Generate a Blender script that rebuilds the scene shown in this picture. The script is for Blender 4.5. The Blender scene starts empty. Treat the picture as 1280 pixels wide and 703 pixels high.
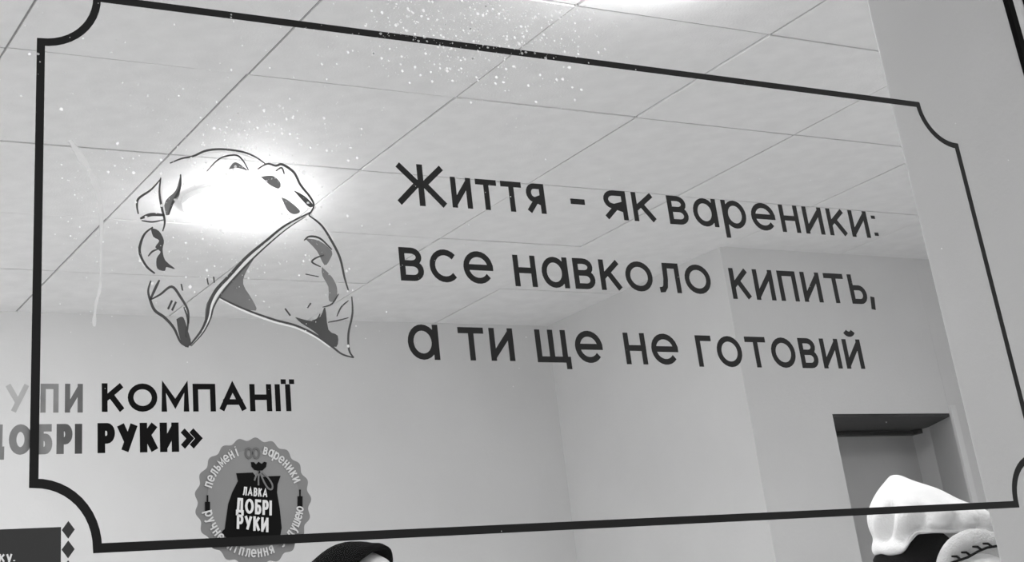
import bpy, bmesh, math, random
from mathutils import Vector, Matrix, Euler, noise
random.seed(7)
S = bpy.context.scene
C = bpy.context.collection
PI = math.pi

# ------------------------------------------------------------------ camera
FPX, CX, CY = 1842.1, 553.44, 35.15              # focal length and principal point in pixels (1280x703 frame)
EYE = Vector((0, 0, 1.45))
RIGHT = Vector((0.87521747, -0.47397374, -0.09666064))
DOWN = Vector((0.11846097, 0.40374924, -0.90716787))
FWD = Vector((0.46900041, 0.78251865, 0.40951578))
cam_data = bpy.data.cameras.new('camera')
cam = bpy.data.objects.new('camera', cam_data)
C.objects.link(cam)
up = -DOWN; back = -FWD
cam.matrix_world = Matrix(((RIGHT.x, up.x, back.x, EYE.x), (RIGHT.y, up.y, back.y, EYE.y),
                           (RIGHT.z, up.z, back.z, EYE.z), (0, 0, 0, 1)))
cam_data.sensor_width = 36
cam_data.sensor_fit = 'HORIZONTAL'
cam_data.lens = 36 * FPX / 1280
cam_data.shift_x = (640 - CX) / 1280
cam_data.shift_y = (CY - 351.5) / 1280
cam_data.clip_start = 0.02
S.camera = cam

# ------------------------------------------------------------------ world, exposure
W = bpy.data.worlds.new('world'); S.world = W; W.use_nodes = True
W.node_tree.nodes['Background'].inputs[0].default_value = (0.8, 0.8, 0.8, 1)
W.node_tree.nodes['Background'].inputs[1].default_value = 0.85
S.view_settings.view_transform = 'Standard'
S.view_settings.look = 'None'
S.view_settings.gamma = 1
S.view_settings.use_curve_mapping = False
S.view_settings.exposure = 0.7
LAMP = 32.0                                       # emission of the opal ceiling lamps

# ------------------------------------------------------------------ helpers
GY = 1.2                                          # the outer face of the shop window
def ray(px, py):
    return RIGHT * ((px - CX) / FPX) + DOWN * ((py - CY) / FPX) + FWD
def atY(px, py, Y):
    d = ray(px, py); return EYE + d * (Y / d.y)
def glass(px, py):
    p = atY(px, py, GY); return (p.x, p.z)

def tag(o, label=None, cat=None, group=None, kind=None):
    if label: o['label'] = label
    if cat: o['category'] = cat
    if group: o['group'] = group
    if kind: o['kind'] = kind
    return o
def empty(name, loc=(0, 0, 0), rz=0.0):
    o = bpy.data.objects.new(name, None); C.objects.link(o)
    o.location = loc; o.rotation_euler = (0, 0, rz); o.empty_display_size = .1
    return o
def link(name, me, mat, parent=None, smooth=False):
    o = bpy.data.objects.new(name, me); C.objects.link(o)
    if mat is not None and not me.materials: me.materials.append(mat)
    if parent is not None: o.parent = parent
    if smooth:
        for p in me.polygons: p.use_smooth = True
    return o
def from_bm(name, bm, mat, parent=None, smooth=False):
    bmesh.ops.recalc_face_normals(bm, faces=bm.faces)
    me = bpy.data.meshes.new(name); bm.to_mesh(me); bm.free()
    return link(name, me, mat, parent, smooth)
def bm_box(bm, x0, x1, y0, y1, z0, z1):
    v = [bm.verts.new(p) for p in ((x0,y0,z0),(x1,y0,z0),(x1,y1,z0),(x0,y1,z0),(x0,y0,z1),(x1,y0,z1),(x1,y1,z1),(x0,y1,z1))]
    for f in ((0,1,2,3),(4,5,6,7),(0,1,5,4),(1,2,6,5),(2,3,7,6),(3,0,4,7)): bm.faces.new([v[i] for i in f])
def box(name, x0, x1, y0, y1, z0, z1, mat, parent=None, bevel=0.0):
    bm = bmesh.new(); bm_box(bm, x0, x1, y0, y1, z0, z1)
    if bevel: bmesh.ops.bevel(bm, geom=bm.edges[:], offset=bevel, segments=2, affect='EDGES', profile=.5)
    return from_bm(name, bm, mat, parent)
def loft(bm, rings, cap=True):
    """rings: lists of equally many points; joined into one skin"""
    rows = [[bm.verts.new(p) for p in r] for r in rings]
    n = len(rows[0])
    for a, b in zip(rows, rows[1:]):
        for i in range(n): bm.faces.new((a[i], a[(i+1) % n], b[(i+1) % n], b[i]))
    if cap:
        bm.faces.new(rows[0]); bm.faces.new(rows[-1])
def ring(c, rx, ry, n=20, axis=(0, 0, 1), ref=(1, 0, 0)):
    a = Vector(axis).normalized(); u = Vector(ref); u = (u - a * u.dot(a))
    if u.length < 1e-4: u = Vector((0, 1, 0)); u = u - a * u.dot(a)
    u.normalize(); v = a.cross(u)
    return [Vector(c) + u * (rx * math.cos(2*PI*i/n)) + v * (ry * math.sin(2*PI*i/n)) for i in range(n)]
def tube(bm, pts, radii, n=12, ref=(1, 0, 0), flat=1.0):
    P = [Vector(p) for p in pts]; R = []
    for i, p in enumerate(P):
        t = (P[min(i+1, len(P)-1)] - P[max(i-1, 0)])
        R.append(ring(p, radii[i], radii[i] * flat, n, t, ref))
    # rounded ends
    t0 = (P[0] - P[1]).normalized(); t1 = (P[-1] - P[-2]).normalized()
    R = [ring(P[0] + t0 * radii[0] * .7, radii[0] * .5, radii[0] * .5 * flat, n, -t0, ref)] + R + \
        [ring(P[-1] + t1 * radii[-1] * .7, radii[-1] * .5, radii[-1] * .5 * flat, n, t1, ref)]
    loft(bm, R)

# ------------------------------------------------------------------ materials
def mat(name, val, rough=.6, var=0.0, scale=6.0, bump=0.0, bscale=60.0, spec=.5):
    m = bpy.data.materials.new(name); m.use_nodes = True
    nt = m.node_tree; b = nt.nodes['Principled BSDF']
    col = (val, val, val, 1) if not isinstance(val, tuple) else (*val, 1)
    b.inputs['Base Color'].default_value = col
    b.inputs['Roughness'].default_value = rough
    b.inputs['Specular IOR Level'].default_value = spec
    if var or bump:
        tc = nt.nodes.new('ShaderNodeTexCoord')
    if var:
        nz = nt.nodes.new('ShaderNodeTexNoise'); nz.inputs['Scale'].default_value = scale
        nz.inputs['Detail'].default_value = 5
        nt.links.new(tc.outputs['Object'], nz.inputs['Vector'])
        rp = nt.nodes.new('ShaderNodeValToRGB')
        rp.color_ramp.elements[0].position = .3; rp.color_ramp.elements[1].position = .7
        rp.color_ramp.elements[0].color = tuple(c * (1 - var) for c in col[:3]) + (1,)
        rp.color_ramp.elements[1].color = tuple(min(1, c * (1 + var)) for c in col[:3]) + (1,)
        nt.links.new(nz.outputs['Fac'], rp.inputs['Fac'])
        nt.links.new(rp.outputs['Color'], b.inputs['Base Color'])
    if bump:
        n2 = nt.nodes.new('ShaderNodeTexNoise'); n2.inputs['Scale'].default_value = bscale
        n2.inputs['Detail'].default_value = 6
        nt.links.new(tc.outputs['Object'], n2.inputs['Vector'])
        bp = nt.nodes.new('ShaderNodeBump'); bp.inputs['Strength'].default_value = bump
        bp.inputs['Distance'].default_value = .01
        nt.links.new(n2.outputs['Fac'], bp.inputs['Height'])
        nt.links.new(bp.outputs['Normal'], b.inputs['Normal'])
    return m
def emit(name, strength):
    m = bpy.data.materials.new(name); m.use_nodes = True; nt = m.node_tree
    nt.nodes.remove(nt.nodes['Principled BSDF'])
    e = nt.nodes.new('ShaderNodeEmission'); e.inputs[1].default_value = strength
    nt.links.new(e.outputs[0], nt.nodes['Material Output'].inputs[0]); return m
def dust_mat(name, val, trans=.5):
    m = bpy.data.materials.new(name); m.use_nodes = True; nt = m.node_tree
    nt.nodes.remove(nt.nodes['Principled BSDF'])
    d = nt.nodes.new('ShaderNodeBsdfDiffuse'); t = nt.nodes.new('ShaderNodeBsdfTranslucent')
    for s in (d, t): s.inputs[0].default_value = (val, val, val, 1)
    mx = nt.nodes.new('ShaderNodeMixShader'); mx.inputs[0].default_value = trans
    nt.links.new(d.outputs[0], mx.inputs[1]); nt.links.new(t.outputs[0], mx.inputs[2])
    nt.links.new(mx.outputs[0], nt.nodes['Material Output'].inputs[0]); return m
def glass_mat():
    """clear pane with a faint reflection and a blotchy film of dust that scatters the lamps' light forward"""
    m = bpy.data.materials.new('dusty_glass'); m.use_nodes = True; nt = m.node_tree
    nt.nodes.remove(nt.nodes['Principled BSDF'])
    N = nt.nodes.new; L = nt.links.new
    tr = N('ShaderNodeBsdfTransparent'); tr.inputs[0].default_value = (.985, .985, .985, 1)
    gl = N('ShaderNodeBsdfGlossy'); gl.inputs['Roughness'].default_value = .03
    fr = N('ShaderNodeFresnel'); fr.inputs[0].default_value = 1.12
    m1 = N('ShaderNodeMixShader'); L(fr.outputs[0], m1.inputs[0]); L(tr.outputs[0], m1.inputs[1]); L(gl.outputs[0], m1.inputs[2])
    rf = N('ShaderNodeBsdfRefraction'); rf.inputs['IOR'].default_value = 1.06; rf.inputs['Roughness'].default_value = .75
    df = N('ShaderNodeBsdfTranslucent'); df.inputs[0].default_value = (.9, .9, .9, 1)
    tc = N('ShaderNodeTexCoord'); nz = N('ShaderNodeTexNoise'); nz.inputs['Scale'].default_value = 5; nz.inputs['Detail'].default_value = 8
    L(tc.outputs['Object'], nz.inputs['Vector'])
    r1 = N('ShaderNodeMapRange'); r1.inputs[1].default_value = .3; r1.inputs[2].default_value = .75
    r1.inputs[3].default_value = .03; r1.inputs[4].default_value = .08
    L(nz.outputs['Fac'], r1.inputs[0])
    sp = N('ShaderNodeSeparateXYZ'); L(tc.outputs['Object'], sp.inputs[0])       # the film fades out towards the lower part of the pane
    zr = N('ShaderNodeMapRange'); zr.interpolation_type = 'SMOOTHSTEP'; zr.inputs[1].default_value = 1.66; zr.inputs[2].default_value = 1.86
    L(sp.outputs[2], zr.inputs[0])
    mm = N('ShaderNodeMath'); mm.operation = 'MULTIPLY'; L(r1.outputs[0], mm.inputs[0]); L(zr.outputs[0], mm.inputs[1])
    m2 = N('ShaderNodeMixShader'); L(mm.outputs[0], m2.inputs[0]); L(m1.outputs[0], m2.inputs[1]); L(rf.outputs[0], m2.inputs[2])
    r2 = N('ShaderNodeMapRange'); r2.inputs[1].default_value = .35; r2.inputs[2].default_value = .8
    r2.inputs[3].default_value = .0; r2.inputs[4].default_value = .010
    L(nz.outputs['Fac'], r2.inputs[0])
    m3 = N('ShaderNodeMixShader'); L(r2.outputs[0], m3.inputs[0]); L(m2.outputs[0], m3.inputs[1]); L(df.outputs[0], m3.inputs[2])
    L(m3.outputs[0], nt.nodes['Material Output'].inputs[0]); return m

M = dict(
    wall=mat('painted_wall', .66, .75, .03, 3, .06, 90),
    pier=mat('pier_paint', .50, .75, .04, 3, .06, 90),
    tile=mat('mineral_tile', .88, .85, .04, 14, .15, 160, .2),
    grid=mat('ceiling_grid', .30, .6),
    floor=mat('floor_tile', .85, .4, .06, 4),
    pavement=mat('pavement', .35, .9, .12, 8, .3, 40),
    facade=mat('facade_plaster', .45, .85, .06, 5, .2, 60),
    door=mat('door_leaf', .50, .5, .04, 5),
    trim=mat('door_trim', .72, .5),
    closer=mat('closer_metal', .012, .5), soffit_shade=mat('painted_soffit_shade', .02, .6, .3, 6),  # the soffit panel's near-black colour stands in for shade
    alu=mat('aluminium', .42, .45, .12, 60, .1, 300),
    gasket=mat('rubber_gasket', .004, .8, spec=.05),
    vinyl=mat('black_vinyl', .008, .5, .25, 14, spec=.15),
    vinyl_text=mat('dark_vinyl', .009, .5, .3, 18, spec=.2),
    vinyl_worn=mat('worn_vinyl', .24, .6, .25, 30),
    vinyl_worn2=mat('half_worn_vinyl', .12, .6, .3, 30),
    vinyl_worn3=mat('little_worn_vinyl', .05, .6, .3, 30),
    vinyl_ghost=mat('faded_vinyl', .48, .7, .1, 30),
    line=mat('grey_vinyl_line', .045, .5, .3, 40),
    shade=mat('grey_vinyl_shade', .17, .5, .15, 25),
    shade_d=mat('dark_grey_vinyl_shade', .05, .5, .2, 25),
    badge=mat('badge_grey', .21, .5, .06, 30),
    badge_in=mat('badge_grey_light', .25, .5, .05, 30),
    badge_dark=mat('badge_grey_dark', .13, .5, .1, 60),
    bag=mat('badge_black', .004, .6, spec=.1),
    white=mat('white_print', .80, .5),
    pale=mat('pale_print', .68, .5), line_w=mat('white_vinyl_line', .85, .5),
    notice=mat('notice_film', .011, .5, .1, 20),
    cap_black=mat('black_knit', .003, .95, .2, 60, .3, 400, .03),
    cap_white=mat('white_fleece', .86, .9, .03, 30, .25, 220, .1),
    fur=mat('pale_fleece', .62, .95, .08, 60, .5, 300, .1),
    hair=mat('black_hair', .003, .7, 0, 1, .3, 200, .08),
    skin=mat('skin', .48, .55, .06, 12),
    eye=mat('eye_white', .7, .2), iris=mat('iris', .02, .2), lips=mat('lips', .26, .5), brow=mat('brow', .03, .8),
    jacket_d=mat('dark_jacket', .03, .8, .2, 8, .2, 80), jacket_w=mat('white_jacket', .75, .8, .05, 8, .2, 80),
    trousers=mat('dark_trousers', .04, .85, .1, 10), shoe=mat('shoe_leather', .02, .5),
    lamp_base=mat('lamp_base', .75, .4), opal=emit('opal_lamp', LAMP),
    dust=dust_mat('white_dust', .95, .6), drip=dust_mat('dried_drip', .80, .7),
    glass=glass_mat(),
)

# ------------------------------------------------------------------ the room (metres; ceiling 1.46 above the eye)
ZC = EYE.z + 1.4605
T = .6
GX0, GY0 = 1.3244, 2.5827                        # a crossing of the ceiling grid
YB, YR, XW = 5.5417, 4.2861, 3.7038              # back wall, projecting wall with the door, its left flank
XR, XL = 4.85, -1.75                             # right and left walls
YI = GY + .25                                    # inner face of the window wall

tag(box('floor', XL-.2, XR+.3, GY+.05, YB+.4, -.1, 0, M['floor']), kind='structure')
tag(box('pavement', -7, 9, -6, GY+.05, -.12, -.02, M['pavement']), kind='structure')
tag(box('wall_back', XL-.15, XW, YB, YB+.15, 0, ZC+.1, M['wall']), kind='structure')
tag(box('wall_left', XL-.15, XL, GY+.2, YB+.02, 0, ZC+.1, M['wall']), kind='structure')
tag(box('wall_right', XR, XR+.15, GY+.2, YR+.5, 0, ZC+.1, M['wall']), kind='structure')
# projecting wall with a door recess
DX0, DX1, DZ, DY = 4.108, 4.735, EYE.z + .822, YR + .33
DXB = DX1 + .165                                 # the right reveal splays outwards
bm = bmesh.new()
bm_box(bm, XW, DX0, YR, YB+.15, 0, ZC+.1)
fill_v = [(DX1, YR), (XR+.3, YR), (XR+.3, YR+.5), (DX1 + .25, YR+.5)]
loft(bm, [[Vector((x, y, z_)) for x, y in fill_v] for z_ in (0, ZC+.1)])
bm_box(bm, DX0, DX1 + .02, YR+.001, YR+.5, DZ, ZC+.1)
tag(from_bm('wall_projecting', bm, M['wall']), kind='structure')
d1 = tag(empty('door_1', (DX0, DY, 0)), kind='structure')
WD = DXB - DX0
box('door_leaf', .02, WD-.012, .0, .05, .01, DZ-.014, M['door'], d1, .003)
bm = bmesh.new()                                  # dark panel painting in the soffit's shade under the lintel, following the splay
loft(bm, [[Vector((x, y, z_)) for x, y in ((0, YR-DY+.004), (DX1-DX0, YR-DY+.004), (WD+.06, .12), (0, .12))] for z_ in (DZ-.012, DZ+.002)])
from_bm('soffit_shade_panel', bm, M['soffit_shade'], d1)
box('door_jamb', 0, .018, -.02, .06, 0, DZ-.012, M['trim'], d1)
box('door_jamb', WD-.022, WD, -.012, .06, 0, DZ-.012, M['trim'], d1)
cl = box('door_closer', .02, WD-.05, -.03, .0, DZ-.030, DZ-.014, M['closer'], d1, .003)
box('closer_bracket', WD-.075, WD-.05, -.06, -.02, DZ-.030, DZ+.0, M['closer'], cl)
hd = box('door_handle', .05, .17, -.05, -.03, 1.02, 1.045, M['alu'], d1, .005)
box('handle_rose', .06, .10, -.035, 0, 1.0, 1.06, M['alu'], hd)
# trim moulding on the right edge of the recess
tag(box('trim_1', DX1, DX1+.03, YR-.012, YR, 0, DZ+.03, M['trim']), kind='structure')
# pier between window and room at the right
PXL = 1.85; PYB = PXL / 1.1240
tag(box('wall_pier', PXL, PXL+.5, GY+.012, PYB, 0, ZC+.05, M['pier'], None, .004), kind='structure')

# ceiling: grid bars with one tile in every field
ceil = tag(box('ceiling', XL-.1, XR+.1, GY, YB+.1, ZC+.005, ZC+.12, M['grid']), kind='structure')
tb = bmesh.new()
bm_box(tb, -.2965, .2965, -.2965, .2965, 0, .03)
tile_me = bpy.data.meshes.new('ceiling_tile'); bmesh.ops.recalc_face_normals(tb, faces=tb.faces); tb.to_mesh(tile_me); tb.free()
tile_me.materials.append(M['tile'])
for i in range(-6, 7):
    for j in range(-3, 6):
        cx, cy = GX0 + (i + .5) * T, GY0 + (j + .5) * T
        x0, x1 = max(cx - .2965, XL), min(cx + .2965, XR)
        y0, y1 = max(cy - .2965, GY + .05), min(cy + .2965, YB)
        if x1 - x0 < .05 or y1 - y0 < .05: continue
        if x0 > XW + .1 and y0 > YR + .05: continue
        dz = random.uniform(-.0015, .0015)
        if x1 - x0 > .59 and y1 - y0 > .59:
            o = link('ceiling_tile', tile_me, None, ceil); o.location = (cx, cy, ZC + dz)
            o.rotation_euler = (random.uniform(-.002, .002), random.uniform(-.002, .002), 0)
        else:
            box('ceiling_tile', x0, x1, y0, y1, ZC + dz, ZC + .03, M['tile'], ceil)

# ceiling lamps: flat opal domes
def lamp(x, y, label, r=.145, h=.05):
    t = empty('ceiling_lamp', (x, y, ZC))
    tag(t, label, 'lamp', 'round opal ceiling lamps')
    bm = bmesh.new(); loft(bm, [ring((0, 0, z), rr, rr, 40) for z, rr in ((.0, r+.012), (-.018, r+.012), (-.022, r))])
    from_bm('base_ring', bm, M['lamp_base'], t, False)
    bm = bmesh.new()
    loft(bm, [ring((0, 0, -.018 - h * math.sin(a)), max(r * .985 * math.cos(a), .004), max(r * .985 * math.cos(a), .004), 40)
              for a in [k * PI / 2 / 9 for k in range(10)]])
    from_bm('opal_dome', bm, M['opal'], t, True)
    return t
LX = GX0 + .5 * T
lamp(LX + .02, GY0 + 2.56 * T, 'glowing round opal ceiling lamp behind the dumpling drawing')
lamp(GX0 + 1.0 * T, GY0 - .42 * T, 'glowing round opal ceiling lamp nearer the window, above the border\'s top edge')
lamp(LX - 1.62, GY0 + 2.56 * T, 'round opal ceiling lamp beyond the window\'s edge, in line with the one behind the dumplings')  # this lamp and all below are unseen, added to brighten the room
lamp(LX - 1.62, GY0 - .52 * T, 'round opal ceiling lamp beyond the window\'s edge, over the notice')
lamp(LX - 3.0, GY0 + 1.0 * T, 'round opal fill lamp added unseen by the wall farthest from the door')
lamp(LX - 1.35, GY0 + 4.0 * T, 'round opal ceiling lamp beyond the window\'s edge, close to the far wall')
lamp(LX - 3.0, GY0 - .9 * T, 'round opal fill lamp added unseen in the corner between window and side wall')
lamp(XR - .40, GY0 - 1.3 * T, 'round opal fill lamp added unseen beside the pier, facing the door')  # this and the next are added to light the door wall
lamp(GX0 + 3.5 * T, GY0 - .52 * T, 'round opal fill lamp added out of sight behind the pier')

# ------------------------------------------------------------------ the shop window
win = tag(empty('window_1', (0, GY, 0)), kind='structure')
ZW0, ZW1 = .72, 2.62
MX0, MX1 = 1.615, 1.6585                         # the mullion with a black gasket on each side
PT = .006
def pane(x0, x1):
    bm = bmesh.new()
    v = [bm.verts.new(p) for p in ((x0, 0, ZW0), (x1, 0, ZW0), (x1, 0, ZW1), (x0, 0, ZW1))]
    bm.faces.new(v)
    o = from_bm('window_pane', bm, M['glass'], win); return o
pane(-1.15, MX0 + .004)
pane(MX1 - .004, 1.845)
box('gasket', MX0, MX0 + .0105, -.006, .002, ZW0, ZW1, M['gasket'], win)
box('gasket', MX1 - .0105, MX1, -.006, .002, ZW0, ZW1, M['gasket'], win)
box('mullion', MX0 + .0105, MX1 - .0105, -.004, .004, ZW0, ZW1, M['alu'], win)
box('window_rail', -1.2, 1.85, -.01, .06, ZW0 - .05, ZW0 + .004, M['alu'], win)
box('window_rail', -1.2, 1.85, -.01, .06, ZW1 - .004, ZW1 + .05, M['alu'], win)
box('window_stile', -1.2, -1.146, -.01, .06, ZW0, ZW1, M['alu'], win)
bm = bmesh.new()
bm_box(bm, -6, -1.2, GY, GY + .25, -.02, 3.4)
bm_box(bm, 1.875, 7, GY, GY + .25, -.02, 3.4)
bm_box(bm, -1.2, 1.85, GY, GY + .25, -.02, ZW0 - .05)
bm_box(bm, -1.2, 1.85, GY, GY + .25, ZW1 + .05, 3.4)
tag(from_bm('wall_front', bm, M['facade']), kind='structure')

# ------------------------------------------------------------------ vinyl on the pane: strokes and fills
def stroke(bm, pts, w, y0, y1, closed=False):
    """a flat ribbon of width w along 2D points, as a thin solid between depths y0 and y1"""
    P = [Vector(p) for p in pts]; n = len(P)
    if closed and (P[0] - P[-1]).length < 1e-6: P.pop(); n -= 1
    L = []; R = []
    ws = w if isinstance(w, (list, tuple)) else [w] * n
    for i in range(n):
        a = P[i] - P[i-1] if (i or closed) else P[1] - P[0]
        b = P[(i+1) % n] - P[i] if (i < n-1 or closed) else P[-1] - P[-2]
        a = a.normalized(); b = b.normalized()
        na = Vector((-a.y, a.x)); nb = Vector((-b.y, b.x)); m = na + nb
        if m.length < .3: m = na
        m.normalize(); k = ws[i] / 2 / max(m.dot(na), .45)
        L.append(P[i] + m * k); R.append(P[i] - m * k)
    V = []
    for q, y in ((L, y0), (R, y0), (R, y1), (L, y1)):
        V.append([bm.verts.new((p.x, y, p.y)) for p in q])
    rng = range(n) if closed else range(n-1)
    for i in rng:
        j = (i+1) % n
        for a, b in ((0, 1), (1, 2), (2, 3), (3, 0)):
            bm.faces.new((V[a][i], V[a][j], V[b][j], V[b][i]))
    if not closed:
        for i in (0, n-1): bm.faces.new((V[0][i], V[1][i], V[2][i], V[3][i]))
def fill(bm, pts, y0, y1):
    a = [bm.verts.new((x, y0, z)) for x, z in pts]; b = [bm.verts.new((x, y1, z)) for x, z in pts]
    n = len(pts)
    bm.faces.new(a); bm.faces.new(b)
    for i in range(n): bm.faces.new((a[i], a[(i+1) % n], b[(i+1) % n], b[i]))
def smooth(pts, k=5):
    """Catmull-Rom through 2D points"""
    P = [Vector(p) for p in pts]
    if len(P) < 3: return P
    out = []
    for i in range(len(P)-1):
        p0 = P[max(i-1, 0)]; p1 = P[i]; p2 = P[i+1]; p3 = P[min(i+2, len(P)-1)]
        for s in range(k):
            t = s / k
            out.append(.5 * ((2*p1) + (p2-p0)*t + (2*p0-5*p1+4*p2-p3)*t*t + (3*p1-p0-3*p2+p3)*t**3))
    out.append(P[-1]); return out
def arc(cx, cy, rx, ry, a0, a1, n=14):
    return [(cx + rx*math.cos(math.radians(a0+(a1-a0)*i/n)), cy + ry*math.sin(math.radians(a0+(a1-a0)*i/n))) for i in range(n+1)]
def ell(cx, cy, rx, ry, n=24):
    return arc(cx, cy, rx, ry, 0, 360, n)

# a geometric Cyrillic stroke alphabet: centre lines in a unit box; (natural width, strokes)
def bowl(x0, xr, v0, v1, n=10):                  # stem-side bowl bulging right
    r = (v1 - v0) / 2; k = min(.42, xr - x0)
    return [(x0, v0)] + arc(xr - k, v0 + r, k, r, -90, 90, n) + [(x0, v1)]
G = {
 'о': (.98, [ell(.5, .5, .5, .5)]),
 'с': (.86, [arc(.56, .5, .56, .5, 42, 318, 18)]),
 'е': (.94, [arc(.5, .5, .5, .5, 0, 322, 22), [(.06, .5), (1, .5)]]),
 'а': (.90, [ell(.47, .5, .47, .5), [(1, 0), (1, 1)]]),
 'р': (.90, [ell(.53, .5, .47, .5), [(0, -.42), (0, 1)]]),
 'в': (.72, [[(0, 0), (0, 1)], bowl(0, .92, .53, 1), bowl(0, 1, 0, .53)]),
 'н': (.74, [[(0, 0), (0, 1)], [(1, 0), (1, 1)], [(0, .52), (1, .52)]]),
 'и': (.78, [[(0, 1), (0, 0)], [(1, 1), (1, 0)], [(.03, .06), (.97, .94)]]),
 'й': (.78, [[(0, 1), (0, 0)], [(1, 1), (1, 0)], [(.03, .06), (.97, .94)], arc(.5, 1.5, .3, .18, 200, 340, 8)]),
 'т': (.80, [[(-.02, 1), (1.02, 1)], [(.5, 0), (.5, 1)]]),
 'г': (.58, [[(0, 0), (0, 1), (1.05, 1)]]),
 'п': (.74, [[(0, 0), (0, 1), (1, 1), (1, 0)]]),
 'л': (.82, [[(1, 0), (1, 1), (.34, 1), (.31, .45), (.24, .14), (.12, .01), (-.02, .0)]]),
 'к': (.72, [[(0, 0), (0, 1)], [(.98, 1), (.12, .46)], [(.36, .62), (1.02, 0)]]),
 'я': (.74, [[(1, 0), (1, 1)], [(1, .44)] + [(1 - x, y) for x, y in bowl(0, 1, .44, 1)], [(.55, .44), (0, 0)]]),
 'ь': (.70, [[(0, 0), (0, 1)], bowl(0, 1, 0, .56)]),
 'щ': (1.12, [[(0, 1), (0, 0), (1, 0), (1, -.24)], [(.45, 0), (.45, 1)], [(.9, 0), (.9, 1)]]),
 'ш': (1.05, [[(0, 1), (0, 0), (1, 0), (1, 1)], [(.5, 0), (.5, 1)]]),
 'м': (.95, [[(0, 0), (0, 1), (.5, .25), (1, 1), (1, 0)]]),
 'ч': (.72, [[(1, 0), (1, 1)], [(0, 1), (0, .6), (.2, .44), (1, .44)]]),
 'у': (.74, [[(0, 1), (.5, .1)], [(1, 1), (.38, -.3), (.1, -.38)]]),
 'ю': (1.15, [[(0, 0), (0, 1)], [(0, .5), (.35, .5)], ell(.68, .5, .33, .5, 18)]),
 'д': (.9, [[(0, -.2), (0, 0), (1, 0), (1, -.2)], [(.15, 0), (.28, 1), (.85, 1), (.85, 0)]]),
 'з': (.7, [arc(.45, .75, .5, .27, 150, -90, 10) + arc(.45, .25, .55, .27, 90, -150, 10)[1:]]),
 'і': (.2, [[(.5, 0), (.5, 1)], [(.5, 1.3), (.5, 1.45)]]),
 'Ж': (1.02, [[(.5, 0), (.5, 1)], [(0.02, 1), (.42, .53), (0, 0)], [(.98, 1), (.58, .53), (1, 0)]]),
 'К': (.76, [[(0, 0), (0, 1)], [(.98, 1), (.1, .47)], [(.36, .62), (1.02, 0)]]),
 'О': (1.05, [ell(.5, .5, .5, .5)]),
 'М': (1.0, [[(0, 0), (0, 1), (.5, .22), (1, 1), (1, 0)]]),
 'П': (.84, [[(0, 0), (0, 1), (1, 1), (1, 0)]]),
 'А': (1.0, [[(0, 0), (.5, 1), (1, 0)], [(.16, .3), (.84, .3)]]),
 'Н': (.84, [[(0, 0), (0, 1)], [(1, 0), (1, 1)], [(0, .52), (1, .52)]]),
 'І': (.18, [[(.5, 0), (.5, 1)]]),
 'Ї': (.34, [[(.5, 0), (.5, 1)], [(.06, 1.14), (.06, 1.36)], [(.94, 1.14), (.94, 1.36)]]),
 'Д': (.92, [[(0, -.2), (0, .04), (1, .04), (1, -.2)], [(.14, .04), (.26, 1), (.84, 1), (.84, .04)]]),
 'Б': (.74, [[(.92, 1), (0, 1), (0, 0)], bowl(0, 1, 0, .58)]),
 'Р': (.74, [[(0, 0), (0, 1)], bowl(0, 1, .42, 1)]),
 'У': (.84, [[(0, 1), (.52, .36)], [(1, 1), (.34, 0)]]),
 'И': (.84, [[(0, 1), (0, 0)], [(1, 1), (1, 0)], [(.03, .06), (.97, .94)]]),
 'Л': (.84, [[(1, 0), (1, 1), (.3, 1), (.26, .4), (.16, .08), (0, 0)]]),
 'В': (.76, [[(0, 0), (0, 1)], bowl(0, .92, .53, 1), bowl(0, 1, 0, .53)]),
 '»': (.9, [[(0, .86), (.42, .5), (0, .14)], [(.58, .86), (1, .5), (.58, .14)]]),
 '-': (.5, [[(-.1, .5), (1.1, .5)]]),
 ':': (.2, [[(.5, .02), (.5, .16)], [(.5, .78), (.5, .92)]]),
 ',': (.22, [[(.7, .16), (.2, -.26)]]),
 '.': (.2, [[(.5, -.02), (.5, .14)]]),
}
FD = .0006                                        # vinyl thickness step
def letter(ch, x0, x1, z0, h, s, material, parent, layer=1, slant=0.0, name='letter', xform=None):
    bm = bmesh.new(); ya = -FD * layer; yb = ya - FD * .8
    wd = x1 - x0
    def mp(u, v):
        X = x0 + s/2 + u * max(wd - s, 0) if wd > s * 1.2 else x0 + wd/2 + (u - .5) * s
        if ch in 'Ї': X = x0 + wd/2 + (u - .5) * s * 1.9
        Z = z0 + s/2 + v * (h - s)
        X += (Z - z0) * slant
        return xform(X, Z) if xform else (X, Z)
    for q_, st in enumerate(G[ch][1]):
        closed = len(st) > 8 and abs(st[0][0]-st[-1][0]) < 1e-6 and abs(st[0][1]-st[-1][1]) < 1e-6
        pp = [Vector(mp(u, v)) for u, v in st]
        if not closed and sum((b - a).length for a, b in zip(pp, pp[1:])) > s * 1.3 and len(st) < 8:
            for e_, n_, (u0, v0), (u1, v1) in ((0, 1, st[0], st[1]), (-1, -2, st[-1], st[-2])):
                ax = abs(u0 - u1) < 1e-6 or abs(v0 - v1) < 1e-6      # square ends for stems and bars
                pp[e_] = pp[e_] + (pp[e_] - pp[n_]).normalized() * s * (.5 if ax else .28)
        stroke(bm, pp, s, yb - q_ * .00006, ya, closed)
    return from_bm(name, bm, material, parent)
def word(text, X0, X1, z0, h, s, material, parent, layer=1, gap=.26, slant=0.0, mats=None, xform=None):
    """letters spread over exactly X0..X1; natural widths are in units of h"""
    ws = [G[c][0] for c in text]; tot = sum(ws) + gap * (len(text) - 1)
    k = (X1 - X0) / tot; x = X0
    for i, c in enumerate(text):
        letter(c, x, x + ws[i] * k, z0, h, s, (mats[i] if mats else material), parent, layer, slant, xform=xform)
        x += (ws[i] + gap) * k

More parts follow.
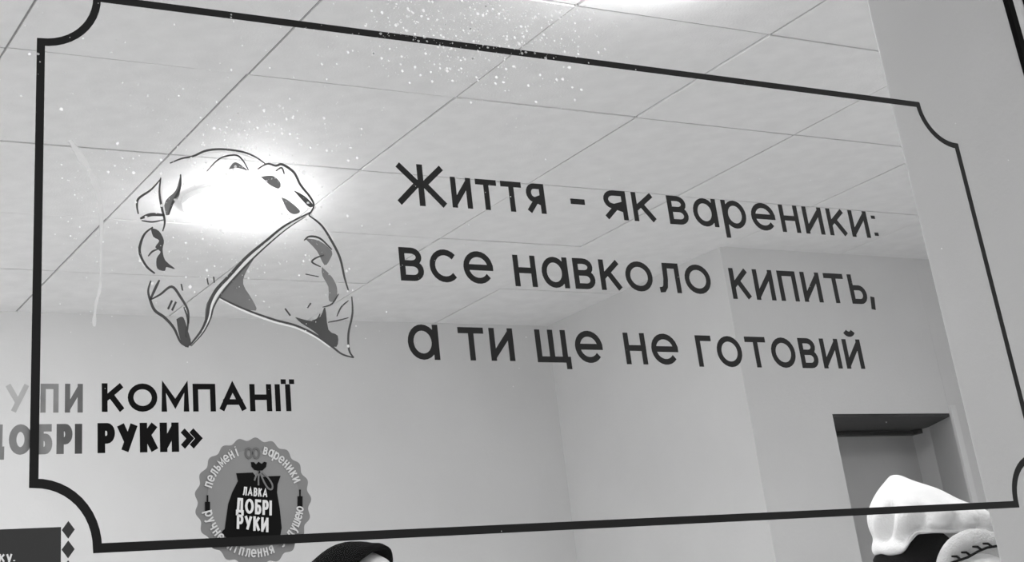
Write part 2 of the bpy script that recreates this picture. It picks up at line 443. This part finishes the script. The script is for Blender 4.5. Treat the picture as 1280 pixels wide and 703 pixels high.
def base(o_name, x, z, label, cat):
    e = empty(o_name, (0, GY, EYE.z)); tag(e, label, cat); return e
# glass coordinates below: X in metres, Z in metres above the eye
def g2(px, py):
    x, z = glass(px, py); return (x, z - EYE.z)

# ornamental border
B0, B1, BZ0, BZ1, BR = .3025, 1.4430, .1290, .6090, .0505
e = []
e += [(B0, BZ0 + BR)] + [(B0 + BR*math.cos(a), BZ0 + BR*math.sin(a)) for a in [PI/2 * (1 - k/12) for k in range(1, 13)]]
e += [(B1 - BR, BZ0)] + [(B1 + BR*math.cos(a), BZ0 + BR*math.sin(a)) for a in [PI - PI/2 * k/12 for k in range(1, 13)]]
e += [(B1, BZ1 - BR)] + [(B1 + BR*math.cos(a), BZ1 + BR*math.sin(a)) for a in [-PI/2 - PI/2 * k/12 for k in range(1, 13)]]
e += [(B0 + BR, BZ1)] + [(B0 + BR*math.cos(a), BZ1 + BR*math.sin(a)) for a in [-PI/2 * k/12 for k in range(1, 13)]]
bm = bmesh.new(); stroke(bm, e, .0072, -FD * 6.6, -FD * 5.8, True)
o = from_bm('vinyl_border', bm, M['vinyl']); o.location = (0, GY, EYE.z)
tag(o, 'thin black vinyl border line with scooped corners around the slogan on the window', 'border')

# the slogan, three lines
sl = base('slogan_lettering', 0, 0, 'three-line dark vinyl slogan in large letters on the window, inside the border', 'lettering')
def line_part():
    p = empty('text_line'); p.parent = sl; return p
SW = .0058
p = line_part(); z = .4312
word('Ж', .6480, .7020, z, .0428, .0062, M['vinyl_text'], p)
word('иття', .7085, .8180, z + .0008, .0318, SW, M['vinyl_text'], p, gap=.2)
word('-', .8505, .8660, z, .0330, SW, M['vinyl_text'], p)
word('як', .8915, .9560, z, .0320, SW, M['vinyl_text'], p, gap=.2)
word('вареники', .9745, 1.2640, z - .0006, .0320, SW, M['vinyl_text'], p, gap=.22)
word(':', 1.2700, 1.2785, z - .001, .0330, SW, M['vinyl_text'], p)
p = line_part(); z = .3560
word('все', .6440, .7465, z, .0325, SW, M['vinyl_text'], p, gap=.2)
word('навколо', .7705, 1.0155, z - .0008, .0318, SW, M['vinyl_text'], p, gap=.2)
word('кипить', 1.0425, 1.2375, z - .0045, .0338, SW, M['vinyl_text'], p, gap=.22)
word(',', 1.2400, 1.2490, z - .0045, .0330, SW, M['vinyl_text'], p)
p = line_part(); z = .2815
word('а', .6455, .6780, z, .0330, SW, M['vinyl_text'], p)
word('ти', .7000, .7600, z, .0315, SW, M['vinyl_text'], p, gap=.2)
word('ще', .7855, .8635, z - .0008, .0320, SW, M['vinyl_text'], p, gap=.2)
word('не', .8905, .9570, z - .0015, .0318, SW, M['vinyl_text'], p, gap=.2)
word('готовий', .9815, 1.2110, z - .0030, .0325, SW, M['vinyl_text'], p, gap=.2)

# the company's two lines, worn pale at their left end
co = base('company_lettering', 0, 0, 'two lines of black capital lettering at the window\'s left edge, worn pale at one end', 'lettering')
p = empty('text_line'); p.parent = co
word('КОМПАНІЇ', .3576, .5268, .2350, .0232, .0047, M['bag'], p, gap=.15)
word('ПИ', .3075, .3418, .2346, .0230, .0042, M['vinyl_worn'], p, gap=.3, mats=[M['vinyl_worn'], M['vinyl_worn2']])
word('У', .2800, .2980, .2346, .0230, .0042, M['vinyl_ghost'], p)
p = empty('text_line'); p.parent = co
word('РУКИ', .3540, .4225, .2022, .0238, .0062, M['bag'], p, gap=.12)
word('»', .4245, .4424, .2026, .0205, .0048, M['bag'], p)
word('ДОБРІ', .2640, .3400, .2020, .0235, .0058, M['vinyl_worn'], p, gap=.2, mats=[M['vinyl_worn'], M['vinyl_worn'], M['vinyl_worn'], M['vinyl_worn2'], M['vinyl_worn3']])

# the round badge
BC = (.4868, .1610); BRD = .0520
bd = base('round_badge', 0, 0, 'grey scalloped round sticker with a black sack drawn in its middle', 'sticker')
def ba(px, py): return g2(230 + px / 4.312, 540 + py / 4.312)
bm = bmesh.new()
fill(bm, [(BC[0] + (BRD * (.975 + .027 * math.cos(21 * a))) * math.cos(a), BC[1] + (BRD * (.975 + .027 * math.cos(21 * a))) * math.sin(a))
          for a in [2*PI*i/252 for i in range(252)]], -FD * 1.8, -FD)
from_bm('scalloped_disc', bm, M['badge'], bd)
bm = bmesh.new(); fill(bm, ell(BC[0], BC[1], BRD * .80, BRD * .80, 60)[:-1], -FD * 2.4, -FD * 1.6)
from_bm('inner_disc', bm, M['badge_in'], bd)
sack = empty('sack'); sack.parent = bd
bm = bmesh.new()
fill(bm, [ba(*q) for q in ((278,226),(366,222),(382,242),(400,236),(420,246),(455,242),(516,240),(500,285),(497,330),(512,420),(522,520),(514,566),(470,585),(300,585),(230,576),(198,552),(204,536),(216,526),(222,480),(235,390),(256,330),(287,268))], -FD * 3.2, -FD * 2.3)
from_bm('sack_body', bm, M['bag'], sack)
bm = bmesh.new()
fill(bm, [ba(*q) for q in ((357,166),(372,166),(384,178),(398,164),(414,176),(428,164),(442,168),(438,192),(420,210),(400,213),(375,208),(360,190))], -FD * 3.2, -FD * 2.3)
from_bm('sack_neck', bm, M['bag'], sack)
bm = bmesh.new()
for st in ([(402,214),(396,250),(396,292)], [(404,216),(384,240),(374,266)], [(404,220),(424,270),(448,308),(468,312),(470,288),(448,252),(416,222)]):
    stroke(bm, smooth([ba(*q) for q in st], 4), .0014, -FD * 4.2, -FD * 3.1)
from_bm('drawstring', bm, M['shade'], sack)
tx = empty('sack_text'); tx.parent = bd
def spread(text, a, b, h, s, slope_to=None, gap=.24, slant=0.0):
    (xa, za), (xb, zb) = ba(*a), ba(*b); k = (zb - za) / (xb - xa)
    word(text, xa, xb, za, h, s, M['white'], tx, 5.2, gap, slant, xform=lambda X, Z: (X, Z + (X - xa) * k))
spread('ЛАВКА', (308, 346), (440, 358), .0070, .0011, slant=.12)
spread('ДОБРІ', (272, 440), (462, 455), .0120, .0021, slant=.06, gap=.16)
spread('РУКИ', (276, 527), (446, 546), .0116, .0021, slant=.06, gap=.16)
def arctext(text, r, a_mid, step, inward, h=.0066, s=.00125):
    n = len(text)
    for i, c in enumerate(text):
        if c == ' ': continue
        a = math.radians(a_mid + (i - (n-1)/2) * step * (1 if inward else -1))
        ux, uz = (math.sin(a), -math.cos(a)) if False else (math.cos(a), math.sin(a))
        wd = G[c][0] * h * .8
        if inward: tx_, tz_, nx, nz = -uz, ux, -ux, -uz      # reads along the bottom, feet outward
        else: tx_, tz_, nx, nz = uz, -ux, ux, uz             # reads along the top
        def xf(X, Z, ux=ux, uz=uz, tx_=tx_, tz_=tz_, nx=nx, nz=nz):
            return (BC[0] + ux*r + tx_*X + nx*(Z - h/2), BC[1] + uz*r + tz_*X + nz*(Z - h/2))
        letter(c, -wd/2, wd/2, 0, h, s, M['pale'], ring_text, 2.6, xform=xf)
ring_text = empty('ring_text'); ring_text.parent = bd
arctext('пельмені', BRD * .81, 135, 7.3, False)
arctext('вареники', BRD * .81, 48, 7.3, False)
arctext('ручне ліплення з душею', BRD * .80, 270, 7.4, True)
bm = bmesh.new()
for q in ((345, 118), (385, 118)):
    x, zz = ba(*q); stroke(bm, ell(x, zz, .0028, .0040, 12), .0018, -FD * 3.3, -FD * 2.6, True)
from_bm('ornament', bm, M['badge_dark'], bd)
for x0, x1, y0, y1 in ((110, 136, 380, 442), (608, 634, 350, 418)):
    bm = bmesh.new(); fill(bm, [ba(x0, y0), ba(x1, y0), ba(x1, y1), ba(x0, y1)], -FD * 3.3, -FD * 2.3)
    m_ = (x0 + x1) / 2; stroke(bm, [ba(m_, y0 - 36), ba(m_, y0)], .0012, -FD * 3.3, -FD * 2.3)
    from_bm('divider_bar', bm, M['bag'], bd)

# the dumpling drawing
dm = base('dumpling_drawing', 0, 0, 'grey line drawing of two crimped dumplings on the window, beside the slogan', 'drawing')
def du(u, v): return g2(150 + u / 2.4226, 170 + v / 2.4226)
def outline(pts, w=.0016, m='line', name='outline'):
    q = smooth([du(*a) for a in pts], 5); n = len(q)
    bm = bmesh.new(); stroke(bm, q, [w * (.45 + .55 * math.sin(PI * min(max((i + .6) / (n + .2), 0), 1))) for i in range(n)], -FD * 2.6, -FD * 1.7)
    return from_bm(name, bm, M[m], dm)
def shade(pts, m='shade', lay=1):
    bm = bmesh.new(); q = smooth([du(*a) for a in pts + pts[:1]], 3)[:-1]
    fill(bm, q, -FD * (lay + .6), -FD * lay); return from_bm('shade', bm, M[m], dm)
for pts, w in (
    ([(150,84),(185,70),(220,63),(260,46),(310,42),(370,50),(410,66),(438,86)], .0020),
    ([(262,108),(290,78),(315,64),(350,60),(370,75),(388,106)], .0015),
    ([(415,102),(445,86),(470,92),(490,88),(525,112),(545,150),(575,188),(585,214),(570,242)], .0024),
    ([(570,242),(608,272),(638,318),(664,370),(678,430),(690,470)], .0022),
    ([(700,488),(702,540),(690,600),(692,650),(706,673)], .0020),
    ([(706,673),(670,662),(636,636),(590,604),(530,576),(470,560),(400,536),(350,515),(300,490)], .0022),
    ([(578,232),(500,272),(440,320),(380,370),(330,425),(290,468),(270,508),(262,550),(245,590),(210,636)], .0030),
    ([(560,246),(505,282),(452,326),(398,376),(348,428),(306,478),(282,520),(272,556),(250,598),(214,638)], .0016),
    ([(122,132),(92,165),(56,190),(50,212),(54,238)], .0020),
    ([(122,128),(118,170),(124,215),(134,260),(128,290)], .0020),
    ([(60,252),(92,240),(134,242)], .0030),
    ([(64,258),(96,262),(130,256)], .0014),
    ([(98,278),(72,300),(58,340),(62,368),(80,398),(104,418)], .0024),
    ([(118,438),(106,462),(90,498)], .0024),
    ([(92,440),(84,470),(90,498),(104,530),(134,552),(162,584),(182,626),(206,641)], .0024),
    ([(90,498),(120,482),(155,458),(182,490),(204,530),(206,570)], .0022),
    ([(182,118),(180,160),(160,200),(146,240)], .0020),
    ([(144,526),(156,500)], .0020), ([(156,530),(168,504)], .0020),
    ([(498,524),(514,546)], .0016), ([(566,522),(576,508)], .0016),
    ([(262,432),(266,452)], .0012), ([(282,428),(284,446)], .0012), ([(184,450),(188,470)], .0014),
    ([(556,318),(572,306),(604,312),(640,346)], .0018), ([(606,398),(580,384),(590,372),(616,362)], .0016),
    ([(470,108),(488,98),(496,118)], .0016), ([(628,566),(660,560),(690,552)], .0012),
    ): outline(pts, w)
for pts, w in (([(572,238),(502,277),(446,323),(389,373),(339,427),(298,473),(276,514),(267,553),(247,594)], .0024),
               ([(300,496),(350,521),(400,542),(470,566),(530,582),(588,610),(634,642)], .0020),
               ([(222,69),(262,52),(310,48),(368,56),(406,72)], .0016), ([(128,140),(124,176),(130,214),(139,258)], .0016),
               ([(592,214),(577,244),(614,272),(645,318)], .0014), ([(53,342),(58,372),(76,402)], .0014)):
    outline(pts, w, 'line_w', 'highlight_line')
shade([(130,238),(138,196),(168,166),(182,122),(179,180),(156,214),(148,240)])
shade([(92,280),(116,288),(132,318),(128,345),(136,378),(166,404),(140,398),(134,410),(112,402),(110,372),(122,352),(106,338),(118,318),(100,306)], 'shade_d')
shade([(300,490),(345,430),(410,362),(382,410),(372,450),(400,498),(410,530),(350,516)])
shade([(425,124),(462,122),(484,142),(480,160),(455,150)])
shade([(488,188),(508,196),(544,228),(526,238),(506,226)])
shade([(524,165),(556,182),(584,210),(572,216),(548,192)], 'shade_d')
shade([(560,312),(600,318),(640,350),(634,376),(618,392),(596,350)])
shade([(610,398),(640,428),(656,462),(652,498),(632,500),(630,458),(612,424)])
shade([(530,550),(580,562),(606,548),(620,520),(630,588),(658,606),(654,640),(622,624),(586,592),(548,568)], 'shade_d')
shade([(170,556),(190,550),(204,590),(214,628),(198,641),(180,612)], 'shade_d')
shade([(328,102),(348,80),(386,106),(358,98)])
outline([(660,480),(640,510),(612,520)], .0014)
outline([(690,500),(668,520),(655,548)], .0014)
outline([(604,540),(596,556),(580,562)], .0014)
outline([(560,420),(600,428)], .0009)
outline([(112,345),(96,352),(84,366)], .0016)
outline([(200,610),(204,560),(192,520)], .0016)
shade([(256,556),(262,508),(292,462),(300,470),(278,516),(266,560)])

# the dark notice at the lower left with its column of diamonds
nt_ = base('notice_film', 0, 0, 'dark film notice with white words and a column of small diamonds along its edge', 'notice')
bm = bmesh.new(); fill(bm, [(.10, .0), (.3250, .0), (.3250, .1464), (.10, .1464)], -FD * 1.8, -FD)
from_bm('film', bm, M['notice'], nt_)
for k in range(9):
    cz = .1441 - k * .0146
    bm = bmesh.new(); fill(bm, [(.3307, cz + .0066), (.3358, cz), (.3307, cz - .0066), (.3256, cz)], -FD * 1.8, -FD)
    from_bm('diamond', bm, M['notice'], nt_)
nx = empty('notice_text'); nx.parent = nt_
word('року', .2640, .2876, .1222, .0062, .0014, M['white'], nx, 2, gap=.2)
word('.', .2884, .2900, .1222, .0060, .0014, M['white'], nx, 2)

# ------------------------------------------------------------------ dust and drips on the pane
bm = bmesh.new()
def speck(px, py, r):
    x, zz = g2(px, py); n = random.choice((5, 6, 7)); a0 = random.random() * 6
    v = [bm.verts.new((x + r * random.uniform(.6, 1.2) * math.cos(a0 + 2*PI*i/n), -.0042, zz + r * random.uniform(.6, 1.2) * math.sin(a0 + 2*PI*i/n))) for i in range(n)]
    bm.faces.new(v)
def cluster(cx, cy, sx, sy, n, r0, r1):
    for _ in range(n):
        speck(random.gauss(cx, sx), random.gauss(cy, sy), r0 + (r1 - r0) * random.random() ** 4)
cluster(600, 40, 70, 38, 520, .0004, .0021)
cluster(560, 20, 90, 40, 320, .0004, .0018)
cluster(660, 30, 60, 30, 260, .0004, .0022)
cluster(290, 250, 70, 55, 520, .0003, .0017)
cluster(330, 165, 55, 22, 130, .0003, .0017)
cluster(340, 330, 90, 40, 160, .0003, .0011)
cluster(440, 130, 160, 70, 160, .0003, .0011)
cluster(120, 280, 25, 80, 80, .0003, .0010)
cluster(150, 60, 150, 70, 120, .0003, .0011)
cluster(640, 230, 380, 160, 260, .0002, .0008)
for px, py, r in ((709,86,.0028),(701,101,.0030),(724,114,.0026),(716,127,.0020),(630,88,.0024),(320,162,.0022),(328,140,.0024),(297,170,.0022),(266,163,.0024),(382,205,.0028),(378,218,.0030),(35,70,.0022),(46,70,.0018),(75,139,.0024),(412,242,.0020),(165,218,.0022),(595,40,.0020),(586,130,.0018),(560,88,.0018),(433,203,.0020)):
    speck(px, py, r * .8)
o = from_bm('dust_specks', bm, M['dust']); o.location = (0, GY, EYE.z)
tag(o, 'fine white splashes of dust scattered over the window glass', 'dust', kind='stuff')
bm = bmesh.new()
pts = [(86,178,5),(92,188,9),(101,202,9),(108,211,4),(112,219,8),(117,234,6),(122,250,6),(124,268,5),(125,285,4),(124,310,2.6),(124,340,2.2),(123,362,3.6),(118,382,3),(116,400,4.5),(116,410,2)]
L_ = []
q = smooth([g2(a, b) for a, b, c in pts], 4)
wl = [pts[min(i // 4, len(pts)-1)][2] for i in range(len(q))]
wl = [max(1.2, (wl[max(i-1,0)] + wl[i] + wl[min(i+1, len(q)-1)]) / 3 * random.uniform(.75, 1.2)) for i in range(len(q))]
stroke(bm, q, [w * .00072 * 1.0 for w in wl], -.0048, -.0044)
o = from_bm('dried_drip', bm, M['drip']); o.location = (0, GY, EYE.z)
tag(o, 'long pale dried drip running down the glass between border and dumplings', 'drip')

# ------------------------------------------------------------------ people in the room
def remesh(o, voxel, it=4, f=.5):
    m = o.modifiers.new('remesh', 'REMESH'); m.mode = 'VOXEL'; m.voxel_size = voxel; m.use_smooth_shade = True
    s = o.modifiers.new('smooth', 'SMOOTH'); s.iterations = it; s.factor = f
def ellipsoid(bm, c, rx, ry, rz, n=16):
    loft(bm, [[Vector(c) + Vector((rx*math.cos(b)*math.cos(t), ry*math.cos(b)*math.sin(t), rz*math.sin(b))) for t in [2*PI*i/n for i in range(n)]]
              for b in [(-.98 + 1.96*k/10) * PI/2 for k in range(11)]])
def person(loc, rz, H, label, jacket, head_z):
    """a standing adult facing local +X, feet on z = 0; head_z: height of the head's centre"""
    t = empty('person', loc, rz); tag(t, label, 'person', 'people inside the shop')
    k = H / 1.72
    def V(x, y, z): return (x*k, y*k, z*k)
    bm = bmesh.new()
    # trunk and neck
    loft(bm, [ring(V(x, 0, z), a*k, b*k, 24) for x, z, a, b in ((0,.82,.09,.14),(0,.90,.115,.165),(.005,1.0,.11,.15),(.01,1.1,.105,.14),(.015,1.22,.12,.16),(.01,1.33,.115,.18),(0,1.40,.085,.17),(0,1.44,.06,.10),(.005,1.48,.055,.058),(.012,1.56,.055,.055))])
    # head: skull, jaw, nose, ears
    hz = head_z / k
    ellipsoid(bm, V(.005, 0, hz + .02), .098*k, .078*k, .105*k)
    ellipsoid(bm, V(.035, 0, hz - .05), .062*k, .056*k, .070*k)
    ellipsoid(bm, V(.080, 0, hz - .095), .022*k, .026*k, .020*k)
    loft(bm, [ring(V(.092, 0, hz + .015), .008*k, .008*k, 8), ring(V(.104, 0, hz - .01), .010*k, .010*k, 8), ring(V(.116, 0, hz - .03), .012*k, .014*k, 8), ring(V(.102, 0, hz - .042), .010*k, .014*k, 8)])
    for s in (-1, 1):
        ellipsoid(bm, V(0, s*.080, hz - .01), .020*k, .008*k, .032*k, 10)
        ellipsoid(bm, V(.088, s*.033, hz + .028), .012*k, .022*k, .008*k, 8)
        # arm
        tube(bm, [V(0, s*.17, 1.38), V(-.01, s*.22, 1.22), V(-.01, s*.24, 1.10), V(.02, s*.25, .98), V(.06, s*.25, .86)],
             [.055*k, .047*k, .041*k, .037*k, .027*k])
        # hand: palm, four fingers, thumb
        tube(bm, [V(.065, s*.25, .855), V(.075, s*.25, .80), V(.085, s*.25, .765)], [.026*k, .036*k, .034*k], 12, (1, 0, 0), .45)
        for i, (dx, ln) in enumerate(((.030, .070), (.010, .080), (-.010, .074), (-.029, .058))):
            b0 = Vector(V(.088 + dx, s*.25, .770))
            p1 = b0 + Vector((.006, -s*.006, -ln*.45)) * k; p2 = p1 + Vector((.002, -s*.014, -ln*.32)) * k; p3 = p2 + Vector((-.002, -s*.016, -ln*.2)) * k
            tube(bm, [b0, p1, p2, p3], [.0092*k, .0088*k, .0080*k, .0070*k], 8)
        tube(bm, [V(.085, s*.245, .825), V(.118, s*.235, .790), V(.130, s*.228, .755)], [.012*k, .0105*k, .009*k], 8)
        # leg and foot
        tube(bm, [V(0, s*.085, .92), V(.01, s*.09, .70), V(.015, s*.09, .48), V(-.005, s*.09, .30), V(0, s*.09, .09)], [.088*k, .075*k, .056*k, .054*k, .036*k])
        tube(bm, [V(-.04, s*.09, .045), V(.06, s*.095, .04), V(.15, s*.10, .03)], [.036*k, .038*k, .028*k], 12, (0, 1, 0))
    body = from_bm('body', bm, M['skin'], t, True); remesh(body, .0055, 5)
    for s in (-1, 1):
        bm = bmesh.new(); ellipsoid(bm, V(.0865, s*.033, hz + .008), .011*k, .013*k, .0105*k, 12)
        e_ = from_bm('eye', bm, M['eye'], t, True)
        bm = bmesh.new(); ellipsoid(bm, V(.0960, s*.033, hz + .008), .003*k, .006*k, .006*k, 10); from_bm('iris', bm, M['iris'], e_, True)
        bm = bmesh.new(); tube(bm, [V(.099, s*.016, hz + .030), V(.097, s*.034, hz + .036), V(.086, s*.052, hz + .030)], [.004*k]*3, 8); from_bm('eyebrow', bm, M['brow'], t, True)
    bm = bmesh.new(); tube(bm, [V(.088, -.024, hz - .066), V(.101, 0, hz - .064), V(.088, .024, hz - .066)], [.004*k, .007*k, .004*k], 8); from_bm('lips', bm, M['lips'], t, True)
    # clothes
    bm = bmesh.new()
    loft(bm, [ring(V(x, 0, z), a*k, b*k, 28) for x, z, a, b in ((0,.78,.145,.205),(0,.90,.145,.20),(.005,1.05,.14,.185),(.01,1.22,.15,.195),(.01,1.34,.145,.21),(0,1.42,.11,.19),(0,1.47,.085,.12),(.0,1.505,.078,.085))])
    for s in (-1, 1):
        tube(bm, [V(0, s*.16, 1.38), V(-.01, s*.22, 1.22), V(-.01, s*.245, 1.10), V(.02, s*.255, .98), V(.055, s*.255, .885)], [.080*k, .070*k, .064*k, .060*k, .050*k], 14)
    jk = from_bm('jacket', bm, jacket, t, True); remesh(jk, .011, 4)
    bm = bmesh.new()
    loft(bm, [ring(V(0, 0, z), a*k, b*k, 24) for z, a, b in ((.78,.12,.18),(.86,.13,.19),(.96,.125,.175))])
    for s in (-1, 1): tube(bm, [V(0, s*.09, .90), V(.01, s*.095, .70), V(.012, s*.095, .48), V(-.002, s*.095, .28), V(0, s*.095, .07)], [.102*k, .088*k, .072*k, .066*k, .060*k], 14)
    tr = from_bm('trousers', bm, M['trousers'], t, True); remesh(tr, .012, 4)
    for s in (-1, 1):
        bm = bmesh.new()
        loft(bm, [ring(V(.05, s*.098, z), a*k, b*k, 20) for z, a, b in ((.0,.135,.048),(.025,.138,.050),(.05,.125,.046),(.075,.085,.044),(.11,.052,.046))])
        o_ = from_bm('shoe', bm, M['shoe'], t, True)
    return t, k, hz
# axes facing the camera at a person's place, to shape the hats by their outline
RH = Vector((RIGHT.x, RIGHT.y, 0)).normalized()
FH = Vector((FWD.x, FWD.y, 0)).normalized()

# ---- person in a black knit cap
YA = 2.6
top = atY(438, 677, YA)                            # crown of the cap
ctr = atY(446, 703, YA)
hA = top.z - .11
dirA = (RH * .93 - FH * .40).normalized()
rzA = math.atan2(dirA.y, dirA.x)
baseA = Vector((ctr.x, ctr.y, 0)) - dirA * .005
pa, ka, hzA = person(baseA, rzA, top.z + .0, 'person in a black knit cap standing behind the window, below the border', M['jacket_d'], hA - .032)
def local(t, p):                                   # world point to the thing's own axes
    return t.matrix_world.inverted() @ Vector(p)
bpy.context.view_layer.update()
bm = bmesh.new()
rings = []
cz = hA - .005; tau = math.radians(52)             # the cap sits tipped back, baring the forehead
for i in range(15):
    th = math.radians(86) * (1 - i / 14)
    row = []
    for j in range(40):
        b = 2*PI*j/40
        x = max(math.sin(th), .02) * math.cos(b); y = max(math.sin(th), .02) * math.sin(b); z = math.cos(th)
        X = x * math.cos(tau) - z * math.sin(tau); Z = x * math.sin(tau) + z * math.cos(tau)
        q_ = Vector((X * .118, y * .104, Z * .115)); q_ *= 1 + .02 * noise.noise(q_ * 16) + (.03 if i < 2 else 0)
        row.append(Vector((q_.x - .004, q_.y, cz + q_.z)))
    rings.append(row)
loft(bm, rings, False); bm.faces.new(bm.verts[-40:])
o = from_bm('knit_cap', bm, M['cap_black'], pa, True)
s = o.modifiers.new('solid', 'SOLIDIFY'); s.thickness = .006; s.offset = -1
bm = bmesh.new()
loft(bm, [ring((-.03, 0, hA - d), a_, b_, 24) for d, a_, b_ in ((.0, .080, .083), (.05, .078, .083), (.10, .062, .074), (.13, .04, .06))])
o = from_bm('hair', bm, M['hair'], pa, True)

# ---- person in a white slouchy hat, hood of the coat up behind the neck
YBp = 2.2
hc = atY(1165, 650, YBp)                           # the hat's middle
R0 = math.hypot(hc.x - EYE.x, hc.y - EYE.y)
def hp(px, py, w):                                 # the point seen at a pixel, w metres nearer than the hat's middle
    d = ray(px, py); return EYE + d * ((R0 - w) / math.hypot(d.x, d.y))
faceB = (-RH * .40 + FH * .90).normalized()
pb, kb, hzB = person(Vector((hc.x, hc.y, 0)), math.atan2(faceB.y, faceB.x), 1.70, 'person in a white slouchy hat and white hooded coat standing by the pier', M['jacket_w'], hc.z - .075)
bpy.context.view_layer.update()
inv = pb.matrix_world.inverted()
rows = []
prof = [ # py, left px, right px, half depth
 (694, 1094, 1236, .106), (692, 1090, 1240, .114), (684, 1089, 1241, .116), (677, 1091, 1240, .110), (672, 1091, 1241, .110), (664, 1087, 1244, .120), (655, 1084, 1246, .130), (646, 1083, 1244, .134), (638, 1085, 1234, .130),
 (631, 1088, 1216, .122), (624, 1091, 1197, .108), (616, 1096, 1183, .092), (609, 1101, 1168, .074), (603, 1106, 1146, .052), (598, 1110, 1133, .034), (594, 1114, 1125, .014)]
n = 96
for k_, (py, l, r, dp) in enumerate(prof):
    c = (l + r) / 2; hw = (r - l) / 2; row = []
    for j in range(n):
        b = 2*PI*j/n; cs, sn = math.cos(b), math.sin(b)
        px = c + hw * cs; yy = py
        if py > 655:                               # the band rides up over the hair at the back of the head
            t_ = min(max((px - 1126) / 22, 0), 1); t_ = t_*t_*(3 - 2*t_)
            yy = 655 + (py - 655) * (1 - t_ * .70 * (.5 + .5 * min(1, max(sn * 3, -1))))
        fold = 0.0
        if 3 <= k_ <= 10:                          # pleats gathered above the band
            ph = b * 10.0 + (655 - py) * .06
            fold = .032 * (1 - abs(math.sin(ph / 2 + .6))) ** 1.3 * (.25, .5, .9, 1, .9, .6, .35, .12)[k_ - 3]
        p = hp(px, yy, dp * sn)
        if hw > 6 and abs(cs) < .97: p -= (p - hp(c, py, 0)).normalized() * fold
        p += Vector((0, 0, .003 * noise.noise(p * 30)))
        row.append(inv @ p)
    rows.append(row)
bm = bmesh.new(); loft(bm, rows, False); bm.faces.new(bm.verts[-n:])
o = from_bm('slouchy_hat', bm, M['cap_white'], pb, True)
md = o.modifiers.new('sub', 'SUBSURF'); md.levels = 1; md.render_levels = 2
md = o.modifiers.new('solid', 'SOLIDIFY'); md.thickness = .006; md.offset = -1
# black hair under the hat
bm = bmesh.new()
hrow = []
for py, l, r, dp in ((655, 1106, 1225, .070), (664, 1104, 1228, .080), (676, 1102, 1230, .088), (688, 1098, 1230, .098), (700, 1091, 1230, .110), (725, 1092, 1226, .108), (760, 1100, 1216, .09), (785, 1112, 1205, .06)):
    c = (l + r) / 2; hw = (r - l) / 2
    mid = hp(c, py, 0); row = []
    for j in range(40):
        p = hp(c + hw*math.cos(2*PI*j/40), py, dp*math.sin(2*PI*j/40)) + Vector((0, 0, .002*math.sin(j*5)))
        if py > 660 and (p - mid).normalized().dot(faceB) > .70: p = mid + (p - mid) * .45   # open over the face
        row.append(inv @ p)
    hrow.append(row)
loft(bm, hrow)
from_bm('hair', bm, M['hair'], pb, True)
# padded hood roll with black lacing, standing up behind the neck
bm = bmesh.new()
HW = .150                                          # how far before the hat's middle the hood stands
pts = []; rad = []
for i in range(25):
    a = math.radians(-20 + 230 * i / 24)
    pts.append(inv @ hp(1222 + 36 * math.cos(a), 714 - 36 * math.sin(a), HW + .012 * math.sin(a))); rad.append(.0235)
tube(bm, pts, rad, 16)
from_bm('hood_roll', bm, M['fur'], pb, True)
bm = bmesh.new()
rws = []
for f in (1.0, .92, .75, .5, .25, .04):
    rws.append([inv @ hp(1228 + 42 * f * math.cos(2*PI*j/32), 722 - 34 * f * math.sin(2*PI*j/32) - 8 * f * math.cos(2*PI*j/32), HW + .018 + .028 * (1 - f*f)) for j in range(32)])
loft(bm, rws)
from_bm('hood_panel', bm, M['cap_white'], pb, True)
def hd_(px, py, w=.036): return inv @ hp(px, py, HW + w + (.008 if px > 1220 else 0))
bm = bmesh.new()
tube(bm, [hd_(1189, 704), hd_(1198, 701), hd_(1210, 697), hd_(1222, 690), hd_(1234, 685), hd_(1246, 683)], [.0022]*6, 8)
from_bm('lacing_cord', bm, M['hair'], pb, True)
for x, y in ((1201, 700), (1213, 695), (1227, 688), (1240, 684)):
    bm = bmesh.new(); tube(bm, [hd_(x, y), hd_(x - 5, y - 4), hd_(x - 11, y - 4)], [.0024, .0024, .0018], 8)
    from_bm('lacing_stitch', bm, M['hair'], pb, True)
